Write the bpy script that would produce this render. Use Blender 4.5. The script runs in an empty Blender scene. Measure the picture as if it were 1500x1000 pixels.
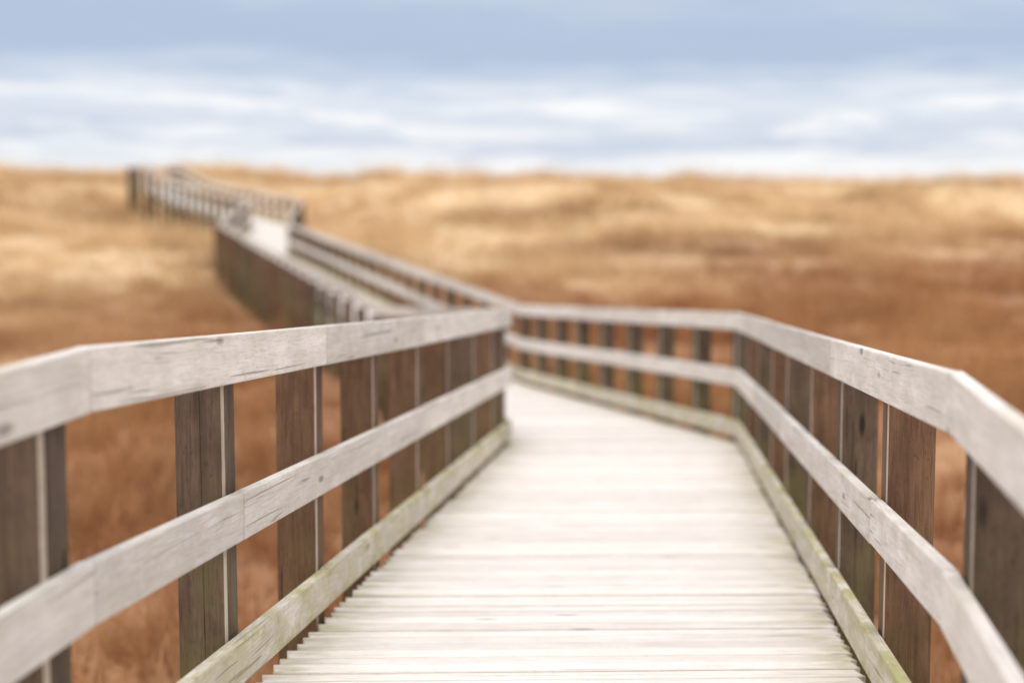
import bpy, math, random
import numpy as np
from mathutils import Vector, noise as mn
random.seed(11); rng=np.random.default_rng(7)
EYE=3.2
scene=bpy.context.scene
scene.view_settings.view_transform='Standard'
try: scene.view_settings.look='None'
except: pass
scene.view_settings.exposure=0

# ------------------------------------------------------------------ helpers
def new_mat(name):
    m=bpy.data.materials.new(name); m.use_nodes=True
    nt=m.node_tree; nt.nodes.clear()
    return m,nt
def N(nt,t,**kw):
    n=nt.nodes.new(t)
    for k,v in kw.items(): setattr(n,k,v)
    return n
def L(nt,a,b): nt.links.new(a,b)
def math_(nt,op,a,b=None,clamp=False):
    n=nt.nodes.new('ShaderNodeMath'); n.operation=op; n.use_clamp=clamp
    for i,v in enumerate((a,b)):
        if v is None: continue
        if isinstance(v,(int,float)): n.inputs[i].default_value=v
        else: nt.links.new(v,n.inputs[i])
    return n.outputs[0]
def ramp(nt,fac,stops,interp='LINEAR'):
    n=nt.nodes.new('ShaderNodeValToRGB'); cr=n.color_ramp; cr.interpolation=interp
    while len(cr.elements)<len(stops): cr.elements.new(0.5)
    for e,(p,c) in zip(cr.elements,stops):
        e.position=p
        e.color=(c[0],c[1],c[2],1) if isinstance(c,tuple) else (c,c,c,1)
    nt.links.new(fac,n.inputs[0]); return n.outputs[0]
def mix(nt,fac,a,b,mode='MIX'):
    n=nt.nodes.new('ShaderNodeMix'); n.data_type='RGBA'; n.blend_type=mode
    if isinstance(fac,(int,float)): n.inputs[0].default_value=fac
    else: nt.links.new(fac,n.inputs[0])
    for i,v in ((6,a),(7,b)):
        if isinstance(v,tuple): n.inputs[i].default_value=(v[0],v[1],v[2],1)
        else: nt.links.new(v,n.inputs[i])
    return n.outputs[2]
def noise(nt,vec,scale,detail=4,rough=.55,mscale=None,dist=0):
    if mscale:
        mp=N(nt,'ShaderNodeMapping'); mp.inputs['Scale'].default_value=mscale
        L(nt,vec,mp.inputs[0]); vec=mp.outputs[0]
    n=N(nt,'ShaderNodeTexNoise'); n.inputs['Scale'].default_value=scale
    n.inputs['Detail'].default_value=detail; n.inputs['Roughness'].default_value=rough
    n.inputs['Distortion'].default_value=dist
    L(nt,vec,n.inputs['Vector']); return n.outputs[0]

def wood(name,base,dark,pale,moss=0.0,moss_mode='none',rough=.8,crack=.6,knots=.7,streak=.45,blotch=.38,var=(.80,1.10),dirt=0):
    m,nt=new_mat(name)
    out=N(nt,'ShaderNodeOutputMaterial'); bs=N(nt,'ShaderNodeBsdfPrincipled')
    bs.inputs['Roughness'].default_value=rough
    try: bs.inputs['Specular IOR Level'].default_value=.25
    except: pass
    L(nt,bs.outputs[0],out.inputs[0])
    g=N(nt,'ShaderNodeAttribute',attribute_name='grain').outputs['Vector']
    u=N(nt,'ShaderNodeAttribute',attribute_name='uvw').outputs['Vector']
    r=N(nt,'ShaderNodeAttribute',attribute_name='rnd').outputs['Fac']
    n1=noise(nt,g,1,5,.6,(1.4,18,18),.6)
    n2=noise(nt,g,1,4,.7,(7,150,150),.3)
    n3=noise(nt,g,1,5,.7,(5,8,8))
    n5=noise(nt,g,1,3,.6,(45,90,90))
    col=mix(nt,ramp(nt,n1,[(.35,0.),(.68,1.)]),base,pale)
    col=mix(nt,math_(nt,'MULTIPLY',ramp(nt,n2,[(.38,1.),(.52,0.)]),streak),col,dark)
    col=mix(nt,math_(nt,'MULTIPLY',ramp(nt,n3,[(.40,1.),(.58,0.)]),blotch),col,dark)
    col=mix(nt,math_(nt,'MULTIPLY',ramp(nt,n5,[(.30,1.),(.40,0.)]),.5),col,dark)
    n4=noise(nt,g,1,2,.5,(1.0,60,60),1.0)
    ck=ramp(nt,n4,[(.30,1.),(.345,0.)])
    col=mix(nt,math_(nt,'MULTIPLY',ck,crack),col,tuple(c*.35 for c in dark))
    mp=N(nt,'ShaderNodeMapping'); mp.inputs['Scale'].default_value=(2.2,8,8); L(nt,g,mp.inputs[0])
    vo=N(nt,'ShaderNodeTexVoronoi'); vo.inputs['Scale'].default_value=1; L(nt,mp.outputs[0],vo.inputs['Vector'])
    kn=ramp(nt,vo.outputs['Distance'],[(.06,1.),(.13,0.)])
    col=mix(nt,math_(nt,'MULTIPLY',kn,knots),col,tuple(c*.35 for c in dark))
    vr=ramp(nt,r,[(0.,var[0]),(.5,1.),(1.,var[1])])
    col=mix(nt,1.,col,vr,'MULTIPLY')
    s=N(nt,'ShaderNodeSeparateXYZ'); L(nt,u,s.inputs[0])
    if dirt:
        d=math_(nt,'ABSOLUTE',math_(nt,'SUBTRACT',s.outputs[1],.5))
        d=math_(nt,'ADD',d,math_(nt,'MULTIPLY',math_(nt,'SUBTRACT',n3,.5),.22))
        col=mix(nt,math_(nt,'MULTIPLY',ramp(nt,d,[(.38,0.),(.5,1.)]),dirt),col,tuple(c*.6 for c in dark))
    if moss_mode!='none':
        nm=noise(nt,g,1,5,.65,(4,9,9))
        if moss_mode=='ends':
            d=math_(nt,'ABSOLUTE',math_(nt,'SUBTRACT',s.outputs[0],.5))
            e=ramp(nt,d,[(.33,0.),(.43,.4),(.5,1.)])
        elif moss_mode=='low':
            e=ramp(nt,s.outputs[0],[(.0,1.),(.62,0.6),(.95,0.)])
        elif moss_mode=='edge':
            d=math_(nt,'ABSOLUTE',math_(nt,'SUBTRACT',s.outputs[2],.5))
            e=ramp(nt,d,[(.1,.5),(.5,1.)])
        f=math_(nt,'MULTIPLY',e,ramp(nt,nm,[(.40,0.),(.60,1.)]))
        f=math_(nt,'MULTIPLY',f,moss)
        low=moss_mode=='low'
        mc=mix(nt,noise(nt,g,30,2),(.18,.165,.05) if low else (.25,.22,.07),(.13,.12,.045) if low else (.43,.395,.16))
        col=mix(nt,f,col,mc)
    L(nt,col,bs.inputs['Base Color'])
    bm=N(nt,'ShaderNodeBump'); bm.inputs['Strength'].default_value=.6; bm.inputs['Distance'].default_value=.004
    h=math_(nt,'SUBTRACT',math_(nt,'ADD',n1,n2),ck)
    L(nt,h,bm.inputs['Height']); L(nt,bm.outputs[0],bs.inputs['Normal'])
    return m

M_rail=wood('weathered_rail_wood',(.635,.575,.535),(.42,.37,.34),(.76,.71,.68),.22,'edge',crack=.6,knots=.75,streak=.42,blotch=.30)
M_kick=wood('mossy_toe_board_wood',(.60,.545,.475),(.36,.31,.25),(.71,.655,.59),.85,'edge',crack=.6,knots=.6)
M_deck=wood('weathered_deck_wood',(.75,.685,.635),(.52,.455,.405),(.83,.785,.75),.70,'ends',crack=.6,knots=.5,streak=.42,blotch=.20,var=(.87,1.04),dirt=.28)
M_post=wood('brown_post_wood',(.084,.053,.036),(.034,.021,.015),(.145,.097,.068),.85,'low',crack=.85,knots=.95)
M_postr=wood('red_brown_post_wood',(.115,.058,.032),(.046,.023,.014),(.18,.102,.060),.4,'low',crack=.85,knots=.95)
M_edge=wood('pale_post_edge_wood',(.44,.36,.28),(.26,.20,.15),(.56,.48,.39),.3,'low')
M_beam=wood('dark_beam_wood',(.13,.098,.07),(.06,.045,.03),(.20,.16,.12),.5,'edge')

class Buf:
    def __init__(s): s.v=[];s.f=[];s.g=[];s.u=[];s.r=[];s.m=[]
    def box(s,o,ax,ay,az,mi=0,mface=None,r=None):
        b=len(s.v); lx,ly,lz=ax.length,ay.length,az.length
        ox,oy,oz=[random.uniform(0,60) for _ in range(3)]
        r=random.random() if r is None else r
        for i in (0,1):
            for j in (0,1):
                for k in (0,1):
                    s.v.append(o+ax*i+ay*j+az*k)
                    s.g.append((ox+lx*i,oy+ly*j,oz+lz*k)); s.u.append((i,j,k)); s.r.append(r)
        F=[(0,1,3,2),(4,6,7,5),(0,4,5,1),(2,3,7,6),(0,2,6,4),(1,5,7,3)]
        flip=ax.cross(ay).dot(az)<0
        for n,q in enumerate(F):
            q=q[::-1] if flip else q
            s.f.append(tuple(b+t for t in q))
            s.m.append(mface[n] if mface and n in mface else mi)
    def obj(s,name,parent,mats,bev=.004):
        me=bpy.data.meshes.new(name); me.from_pydata([tuple(v) for v in s.v],[],s.f)
        for nm,dat in (('grain',s.g),('uvw',s.u)):
            a=me.attributes.new(nm,'FLOAT_VECTOR','POINT'); a.data.foreach_set('vector',np.array(dat,dtype=np.float32).ravel())
        a=me.attributes.new('rnd','FLOAT','POINT'); a.data.foreach_set('value',np.array(s.r,dtype=np.float32))
        for m in mats: me.materials.append(m)
        me.polygons.foreach_set('material_index',s.m); me.update()
        ob=bpy.data.objects.new(name,me); scene.collection.objects.link(ob); ob.parent=parent
        if bev:
            md=ob.modifiers.new('bevel','BEVEL'); md.width=bev; md.segments=2; md.limit_method='ANGLE'
        return ob
def empty(name):
    e=bpy.data.objects.new(name,None); e.empty_display_size=.5; scene.collection.objects.link(e); return e

# ------------------------------------------------------------------ terrain
def sstep(a,b,x):
    t=min(max((x-a)/(b-a),0),1); return t*t*(3-2*t)
def g2(x,y,cx,cy,rx,ry): return math.exp(-(((x-cx)/rx)**2+((y-cy)/ry)**2))
def terr(x,y):
    sh=max(-14,min(18,x*.55))
    t=sstep(38+sh,112+sh*.3,y)
    z=.08+.35*(1-sstep(4,20,y))
    crest=2.75+.50*sstep(0,-35,x)
    if x>0: crest-=.012*min(x,40)
    z+=t*crest
    amp=.10+1.05*t*(1-.50*sstep(95,118,y))
    z+=amp*(mn.noise(Vector((x*.055+3,y*.06,1.3)))+.5*mn.noise(Vector((x*.14,y*.13,5))))
    z+=.35*t*mn.noise(Vector((x*.20+7,y*.10,2)))
    z+=.06*mn.noise(Vector((x*.6,y*.6,9)))
    z-=.35*g2(x,y,-7,10,5,8)+.30*g2(x,y,8,12,5,9)
    z+=.95*g2(x,y,-20,112,5.0,10)+.35*g2(x,y,-8,112,5,10)
    z-=1.15*g2(x,y,-15,76,6.5,10)
    z+=1.35*g2(x,y,3,80,12,5)-1.4*g2(x,y,8,92,15,6)
    z+=1.3*g2(x,y,23,88,9,5)-.8*g2(x,y,30,78,9,5)
    z+=.55*g2(x,y,34,118,8,9)-.3*g2(x,y,14,120,7,9)+.3*g2(x,y,5,118,6,8)
    z-=4.0*sstep(150,320,y)
    return z
def axis(a,b,dense_a,dense_b,nd,ns):
    l=dense_a-(np.linspace(1,0,ns,endpoint=False)**3)*(dense_a-a)
    r=dense_b+(np.linspace(0,1,ns+1)[1:]**3)*(b-dense_b)
    return np.concatenate([l,np.linspace(dense_a,dense_b,nd),r])
xs=axis(-1800,1800,-60,60,200,24); ys=axis(-400,3000,-6,165,280,24)
V=[(x,y,terr(x,y)) for y in ys for x in xs]
nx=len(xs); Fc=[(j*nx+i,j*nx+i+1,(j+1)*nx+i+1,(j+1)*nx+i) for j in range(len(ys)-1) for i in range(nx-1)]
me=bpy.data.meshes.new('ground'); me.from_pydata(V,[],Fc); me.polygons.foreach_set('use_smooth',[True]*len(Fc)); me.update()
ground=bpy.data.objects.new('ground',me); scene.collection.objects.link(ground)

def field_color(nt):
    pos=N(nt,'ShaderNodeNewGeometry').outputs['Position']
    s=N(nt,'ShaderNodeSeparateXYZ'); L(nt,pos,s.inputs[0]); X,Y,Z=s.outputs
    nb=noise(nt,pos,1,4,.6,(.045,.07,.0)); ns=noise(nt,pos,1,4,.65,(.20,.12,.0)); nf=noise(nt,pos,1,4,.65,(.8,.38,0))
    nh=noise(nt,pos,1,4,.6,(.06,.13,.0),.5)
    xc=N(nt,'ShaderNodeClamp'); xc.inputs[1].default_value=-14; xc.inputs[2].default_value=22; L(nt,X,xc.inputs[0])
    b=math_(nt,'SUBTRACT',Y,math_(nt,'MULTIPLY',xc.outputs[0],1.0))
    b=math_(nt,'ADD',b,math_(nt,'MULTIPLY',math_(nt,'SUBTRACT',nb,.5),45))
    b=math_(nt,'ADD',b,math_(nt,'MULTIPLY',math_(nt,'SUBTRACT',ns,.5),34))
    mr=N(nt,'ShaderNodeMapRange'); mr.inputs[1].default_value=36; mr.inputs[2].default_value=57; L(nt,b,mr.inputs[0])
    fac=mr.outputs[0]
    red=mix(nt,ramp(nt,ns,[(.38,0.),(.62,1.)]),(.30,.128,.055),(.445,.235,.108))
    red=mix(nt,ramp(nt,nf,[(.50,0.),(.72,.65)]),red,(.57,.375,.20))
    red=mix(nt,ramp(nt,nh,[(.54,0.),(.66,.5)]),red,(.21,.105,.058))
    gold=mix(nt,ramp(nt,ns,[(.36,0.),(.62,1.)]),(.54,.35,.175),(.73,.53,.315))
    gold=mix(nt,ramp(nt,nf,[(.52,0.),(.72,.6)]),gold,(.81,.655,.46))
    gold=mix(nt,ramp(nt,nh,[(.51,0.),(.63,.75)]),gold,(.40,.245,.125))  # darker heath patches, also painted in for weak shading of dune hollows
    return mix(nt,fac,red,gold),nf
m,nt=new_mat('marsh_ground'); out=N(nt,'ShaderNodeOutputMaterial'); bs=N(nt,'ShaderNodeBsdfPrincipled'); bs.inputs['Roughness'].default_value=1
c,nf=field_color(nt); c=mix(nt,1.,c,(.84,.82,.80),'MULTIPLY'); L(nt,c,bs.inputs['Base Color']); L(nt,bs.outputs[0],out.inputs[0])
me.materials.append(m)

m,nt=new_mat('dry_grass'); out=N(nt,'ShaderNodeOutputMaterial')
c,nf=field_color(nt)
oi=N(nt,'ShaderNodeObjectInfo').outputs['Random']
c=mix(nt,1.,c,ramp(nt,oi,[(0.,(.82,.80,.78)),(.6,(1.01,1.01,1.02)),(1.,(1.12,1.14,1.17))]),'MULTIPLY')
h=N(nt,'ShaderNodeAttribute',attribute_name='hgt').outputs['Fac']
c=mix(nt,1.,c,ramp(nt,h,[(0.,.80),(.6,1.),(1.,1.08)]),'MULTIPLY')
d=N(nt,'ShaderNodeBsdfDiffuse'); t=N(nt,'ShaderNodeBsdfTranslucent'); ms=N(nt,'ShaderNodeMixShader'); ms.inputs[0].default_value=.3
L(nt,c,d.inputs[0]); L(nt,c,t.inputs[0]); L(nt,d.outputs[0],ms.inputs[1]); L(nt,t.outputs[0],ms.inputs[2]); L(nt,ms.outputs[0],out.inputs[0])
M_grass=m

# ------------------------------------------------------------------ boardwalk layout (inner top edge of the rails)
E=EYE
LP=[(-1.685,-3,E-.34),(-.893,3.6,E-.357),(0,13.4,E-1.018),(-1.7,22.7,E-1.70),(-8.2,48.,E-1.21),(-9.7,64.,E-.77),(-14.8,75.,E-.16),(-17.2,79.6,E+.62)]
RP=[(.170,-3,E-.39),(.998,3.9,E-.44),(1.83,13.9,E-1.09),(.10,23.2,E-1.71),(-6.4,48.5,E-1.22),(-7.95,64.3,E-.80),(-13.3,75.9,E-.16),(-15.7,80.7,E+.62)]
LP=[Vector(p) for p in LP]; RP=[Vector(p) for p in RP]
H=1.07
root=empty('wooden_boardwalk')
dk=Buf(); bmf=Buf()
for i in range(len(LP)-1):
    a0,a1,b0,b1=LP[i],LP[i+1],RP[i],RP[i+1]
    c0=(a0+b0)/2;c1=(a1+b1)/2; ln=(c1-c0).length; n=max(1,int(ln/.115))
    fw=(c1-c0).normalized()
    for k in range(n):
        t=(k+.5)/n; l=a0.lerp(a1,t); r=b0.lerp(b1,t)
        l=Vector((l.x,l.y,l.z-H)); r=Vector((r.x,r.y,r.z-H))
        d=(r-l); w=d.length; d.normalize()
        side=(fw-d*fw.dot(d)).normalized()
        up=d.cross(side).normalized()
        e0=random.uniform(-.007,.007)-.010; e1=random.uniform(-.007,.007)-.010
        gap=random.uniform(.004,.010); wd=ln/n-gap
        z=random.uniform(-.003,.003); tw=random.uniform(-.004,.004)
        o=l+d*e0-side*(wd/2)-up*(.038-z)
        dk.box(o,d*(w-e0-e1),side*wd+up*tw,up*.038,r=min(1,max(0,random.gauss(.5,.28))))
    for f in (.08,.5,.92):
        p=a0.lerp(b0,f);q=a1.lerp(b1,f)
        p=p-Vector((0,0,H+.045));q=q-Vector((0,0,H+.045)); ax=q-p; sd=Vector((0,0,1)).cross(ax).normalized()*.045
        bmf.box(p-sd/2,ax,sd,Vector((0,0,-.20)))
dk.obj('deck_planks',root,[M_deck],.0025)
bmf.obj('support_beams',root,[M_beam],0)

def railing(pts,sgn,name):
    e=empty(name)
    tb,mb,kb,pb=Buf(),Buf(),Buf(),Buf()
    T=.038
    for i in range(len(pts)-1):
        a,b=pts[i],pts[i+1]; ax=b-a; ln=ax.length; d=ax.normalized()
        hor=Vector((d.x,d.y,0)).normalized()
        outw=Vector((-hor.y,hor.x,0))*sgn
        nbay=max(1,round(ln/1.2)); bay=ln/nbay
        for k in range(nbay+(1 if i==len(pts)-2 else 0)):
            if i==0: s=ln-.20-(nbay-1-k)*bay
            elif i==1: s=(k+1)*bay-.01+.012*k
            else: s=k*bay+.06
            if i==1 and k==nbay-1: s=ln-.26
            if s<0 or s>ln+.1: continue
            p=a+d*s
            gz=terr(p.x,p.y)-.15
            top=p.z-.115-random.uniform(0,.01)
            o=Vector((p.x,p.y,gz))+outw*(T+.0015)
            w=.140+random.uniform(-.004,.003)
            red=1 if random.random()<.35 else 0
            hh=top-gz
            tilt=outw*random.uniform(-.008,.008)+hor*random.uniform(-.008,.008)
            pb.box(o,Vector((0,0,hh))+tilt,hor*.036,outw*w,mi=red,mface={4:2})
            o2=o+hor*(.036+.010)+outw*.003
            pb.box(o2,Vector((0,0,hh-.01))+tilt,hor*.115,outw*(w-.01),mi=red)
        for buf,zt,hh,st in ((tb,0,.140,0),(mb,-.46,.140,1),(kb,-.885,.135,2)):
            cuts=[0.]
            j=2 if st!=1 else 1
            while j<nbay:
                cuts.append(j*bay+(.06 if i==1 else 0)); j+=random.choice([2,3,3])
            cuts.append(ln)
            for c0,c1 in zip(cuts[:-1],cuts[1:]):
                g=.0035
                o=a+d*(c0+g)+Vector((0,0,zt-hh))+outw*random.uniform(0,.0012)+Vector((0,0,random.uniform(-.002,.002)))
                buf.box(o,d*(c1-c0-2*g)+Vector((0,0,random.uniform(-.003,.003))),outw*T,Vector((0,0,hh+random.uniform(-.002,.002))))
    tb.obj('top_rail',e,[M_rail],.005); mb.obj('middle_rail',e,[M_rail],.005); kb.obj('toe_board',e,[M_kick],.005); pb.obj('posts',e,[M_post,M_postr,M_edge],.003)
railing(LP,1,'wooden_railing')
railing(RP,-1,'wooden_railing')

pl=empty('viewing_platform')
c0=(LP[-1]+RP[-1])/2; fw=(c0-(LP[-2]+RP[-2])/2); fw=Vector((fw.x,fw.y,0)).normalized(); rt=Vector((fw.y,-fw.x,0))
zd=c0.z-H; W=1.9;D=1.6
o=Vector((c0.x,c0.y,zd))-rt*(W/2)+fw*.1
b=Buf(); n=12
for k in range(n): b.box(o+fw*(D*k/n)-Vector((0,0,.038)),rt*W,fw*(D/n-.008),Vector((0,0,.038)))
b.obj('platform_deck',pl,[M_deck],0)
b=Buf();b2=Buf()
cor=[o,o+fw*D,o+fw*D+rt*W,o+rt*W]
for p,q in zip(cor[:-1],cor[1:]):
    d=(q-p); ln=d.length; d.normalize(); ow=Vector((-d.y,d.x,0))
    for zt in (1.07,.61,.19): b.box(p+Vector((0,0,zt-.14)),d*ln,ow*.038,Vector((0,0,.14)))
    for k in range(3):
        pp=p+d*(ln*k/2*.94)+ow*.04; gz=terr(pp.x,pp.y)-.2
        b2.box(Vector((pp.x,pp.y,gz)),Vector((0,0,zd+.96-gz)),d*.11,ow*.12)
b.obj('platform_rails',pl,[M_rail],0); b2.obj('platform_posts',pl,[M_post],0)

# ------------------------------------------------------------------ grass
tc=bpy.data.collections.new('grass_tufts')
def tuft(name,nb,hmin,hmax,spread,w,lean,heads):
    v=[];f=[];hg=[]
    for _ in range(nb):
        a=random.uniform(0,2*math.pi); rr=spread*math.sqrt(random.random())
        bx,by=rr*math.cos(a),rr*math.sin(a); h=random.uniform(hmin,hmax)
        da=a+random.gauss(0,.8); ln=lean*random.uniform(.3,1.3)*h
        wa=random.uniform(0,math.pi); wx,wy=math.cos(wa)*w/2,math.sin(wa)*w/2
        b=len(v); S=3
        for i in range(S+1):
            t=i/S; z=h*(t-.3*lean*t**3); ox=ln*t**2
            ww=(1-t*.75)
            cx=bx+math.cos(da)*ox; cy=by+math.sin(da)*ox
            v.append((cx-wx*ww,cy-wy*ww,z)); v.append((cx+wx*ww,cy+wy*ww,z)); hg+= [t,t]
        for i in range(S): f.append((b+2*i,b+2*i+1,b+2*i+3,b+2*i+2))
        if heads and random.random()<.4:
            b=len(v); tx,ty=cx,cy
            for dz,k in ((-.02,.5),(.05,1.2),(.13,.2)):
                v.append((tx-wx*k,ty-wy*k,z+dz)); v.append((tx+wx*k,ty+wy*k,z+dz)); hg+=[1,1]
            f.append((b,b+1,b+3,b+2)); f.append((b+2,b+3,b+5,b+4))
    me=bpy.data.meshes.new(name); me.from_pydata(v,[],f)
    a=me.attributes.new('hgt','FLOAT','POINT'); a.data.foreach_set('value',hg); me.materials.append(M_grass)
    ob=bpy.data.objects.new(name,me); tc.objects.link(ob)
tuft('tuft_a',15,.20,.44,.16,.014,.8,False)
tuft('tuft_b',16,.16,.38,.20,.015,1.1,False)
tuft('tuft_c',12,.28,.58,.13,.012,.55,True)
tuft('tuft_d',15,.12,.32,.21,.015,1.4,False)
CL=[(LP[i]+RP[i])/2 for i in range(len(LP))]
A=np.array([(p.x,p.y) for p in CL])
def dist_path(P):
    d=np.full(len(P),1e9)
    for a,b in zip(A[:-1],A[1:]):
        ab=b-a; t=np.clip(((P-a)@ab)/(ab@ab),0,1); q=a+t[:,None]*ab
        d=np.minimum(d,np.linalg.norm(P-q,axis=1))
    return d
def scatter(y0,y1,dens,k=.36,m=7):
    area=(y1-y0)*((y0+y1)*k+2*m); n=int(area*dens)
    y=np.sqrt(rng.uniform((y0+m/k)**2,(y1+m/k)**2,n))-m/k
    x=rng.uniform(-1,1,n)*(k*y+m)
    return np.stack([x,y],1)
P1=scatter(1,45,26); P2=scatter(45,90,7); P3=scatter(90,140,3.5)
sc=np.concatenate([rng.uniform(.6,1.2,len(P1)),rng.uniform(.9,1.6,len(P2)),rng.uniform(1.0,1.6,len(P3))])
P=np.concatenate([P1,P2,P3])
cl=np.array([mn.noise(Vector((x*.30,y*.22,0)))+.5*mn.noise(Vector((x*.9,y*.9,4))) for x,y in P])
keep=(dist_path(P)>1.3)&(rng.uniform(-.55,.35,len(P))<cl+.15)
P=P[keep];sc=sc[keep]*np.clip(1+.9*cl[keep],.45,1.7)
zz=np.array([terr(float(x),float(y))-.03 for x,y in P])
me=bpy.data.meshes.new('marsh_grass'); me.vertices.add(len(P)); me.vertices.foreach_set('co',np.column_stack([P,zz]).astype(np.float32).ravel())
rot=np.column_stack([rng.normal(0,.14,len(P)),rng.normal(0,.14,len(P)),rng.uniform(0,6.28,len(P))]).astype(np.float32)
a=me.attributes.new('rot','FLOAT_VECTOR','POINT'); a.data.foreach_set('vector',rot.ravel())
a=me.attributes.new('sc','FLOAT','POINT'); a.data.foreach_set('value',sc.astype(np.float32))
a=me.attributes.new('idx','INT','POINT'); a.data.foreach_set('value',rng.integers(0,4,len(P)).astype(np.int32))
go=bpy.data.objects.new('marsh_grass',me); scene.collection.objects.link(go)
ng=bpy.data.node_groups.new('grass_scatter','GeometryNodeTree')
ng.interface.new_socket('Geometry',in_out='INPUT',socket_type='NodeSocketGeometry'); ng.interface.new_socket('Geometry',in_out='OUTPUT',socket_type='NodeSocketGeometry')
gi=ng.nodes.new('NodeGroupInput');gou=ng.nodes.new('NodeGroupOutput')
iop=ng.nodes.new('GeometryNodeInstanceOnPoints'); ci=ng.nodes.new('GeometryNodeCollectionInfo')
ci.inputs['Collection'].default_value=tc; ci.inputs['Separate Children'].default_value=True; ci.inputs['Reset Children'].default_value=True
def na(nm,t):
    n=ng.nodes.new('GeometryNodeInputNamedAttribute'); n.data_type=t; n.inputs[0].default_value=nm; return n.outputs[0]
ng.links.new(gi.outputs[0],iop.inputs['Points']); ng.links.new(ci.outputs[0],iop.inputs['Instance']); iop.inputs['Pick Instance'].default_value=True
ng.links.new(na('idx','INT'),iop.inputs['Instance Index']); ng.links.new(na('rot','FLOAT_VECTOR'),iop.inputs['Rotation']); ng.links.new(na('sc','FLOAT'),iop.inputs['Scale'])
ng.links.new(iop.outputs[0],gou.inputs[0])
go.modifiers.new('scatter','NODES').node_group=ng

# ------------------------------------------------------------------ sky + sun
SE,SA=48,190
w=bpy.data.worlds.new('World'); scene.world=w; w.use_nodes=True; nt=w.node_tree; nt.nodes.clear()
out=N(nt,'ShaderNodeOutputWorld')
sky=N(nt,'ShaderNodeTexSky'); sky.sky_type='NISHITA'; sky.sun_disc=False; sky.sun_elevation=math.radians(SE); sky.sun_rotation=math.radians(SA)
b1=N(nt,'ShaderNodeBackground'); b1.inputs[1].default_value=.10; L(nt,sky.outputs[0],b1.inputs[0])
tcd=N(nt,'ShaderNodeTexCoord').outputs['Generated']; s=N(nt,'ShaderNodeSeparateXYZ'); L(nt,tcd,s.inputs[0])
z=s.outputs[2]
n1=noise(nt,tcd,1,5,.55,(4.5,4.5,26),.3); n2=noise(nt,tcd,1,6,.6,(12,12,90),.3); n3=noise(nt,tcd,1,5,.6,(11,11,105),.6)
zr=math_(nt,'MULTIPLY',z,1/.11)
e=math_(nt,'ADD',zr,math_(nt,'MULTIPLY',math_(nt,'SUBTRACT',n1,.5),.55))
e=math_(nt,'ADD',e,math_(nt,'MULTIPLY',math_(nt,'SUBTRACT',n2,.5),.48),clamp=True)
cc=ramp(nt,e,[(0.,(.80,.85,.93)),(.08,(.86,.90,.96)),(.17,(.64,.71,.84)),(.28,(.72,.78,.89)),(.38,(.78,.83,.92)),(.52,(.60,.68,.83)),(.70,(.46,.56,.74)),(.86,(.47,.57,.75)),(1.,(.55,.63,.78))],'EASE')
band=ramp(nt,zr,[(0.,1.),(.10,.95),(.16,.4),(.24,.7),(.40,.85),(.54,0.)])
br=math_(nt,'MULTIPLY',band,ramp(nt,n3,[(.49,0.),(.60,1.)]))
cc=mix(nt,br,cc,(1.05,1.05,1.06))
hz=ramp(nt,zr,[(0.,1.),(.06,.85),(.14,0.)])
cc=mix(nt,math_(nt,'MULTIPLY',hz,ramp(nt,s.outputs[0],[(0.,.45),(.2,1.)])),cc,(1.02,1.02,1.03))
mr=N(nt,'ShaderNodeMapRange'); mr.inputs[1].default_value=.12; mr.inputs[2].default_value=.40; L(nt,z,mr.inputs[0])
cc=mix(nt,mr.outputs[0],cc,(1.53,1.53,1.56))
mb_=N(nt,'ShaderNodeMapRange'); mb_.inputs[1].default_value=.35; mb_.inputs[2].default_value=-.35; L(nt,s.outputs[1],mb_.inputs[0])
cc=mix(nt,mb_.outputs[0],cc,(1.64,1.63,1.63))  # unseen sky behind the camera, brightened to add light on the rails
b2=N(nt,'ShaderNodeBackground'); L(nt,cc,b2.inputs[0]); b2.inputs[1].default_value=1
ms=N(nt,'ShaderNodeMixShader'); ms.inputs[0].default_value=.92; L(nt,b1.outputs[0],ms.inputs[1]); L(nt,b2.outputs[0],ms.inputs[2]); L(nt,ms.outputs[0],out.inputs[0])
sl=bpy.data.lights.new('sun','SUN'); sl.energy=1.3; sl.angle=math.radians(14); sl.color=(1,.965,.925)
so=bpy.data.objects.new('sun',sl); scene.collection.objects.link(so)
el,az=math.radians(SE),math.radians(SA)
dirv=Vector((math.sin(az)*math.cos(el),math.cos(az)*math.cos(el),math.sin(el)))
so.rotation_euler=dirv.to_track_quat('Z','Y').to_euler()

# ------------------------------------------------------------------ camera
cd=bpy.data.cameras.new('camera'); co=bpy.data.objects.new('camera',cd); scene.collection.objects.link(co)
co.location=(0,0,EYE); co.rotation_euler=(math.radians(90-5.44),0,0)
cd.sensor_width=36; cd.lens=60; cd.clip_end=6000; cd.clip_start=.05
cd.dof.use_dof=True; cd.dof.focus_distance=5.2; cd.dof.aperture_fstop=1.3
scene.camera=co
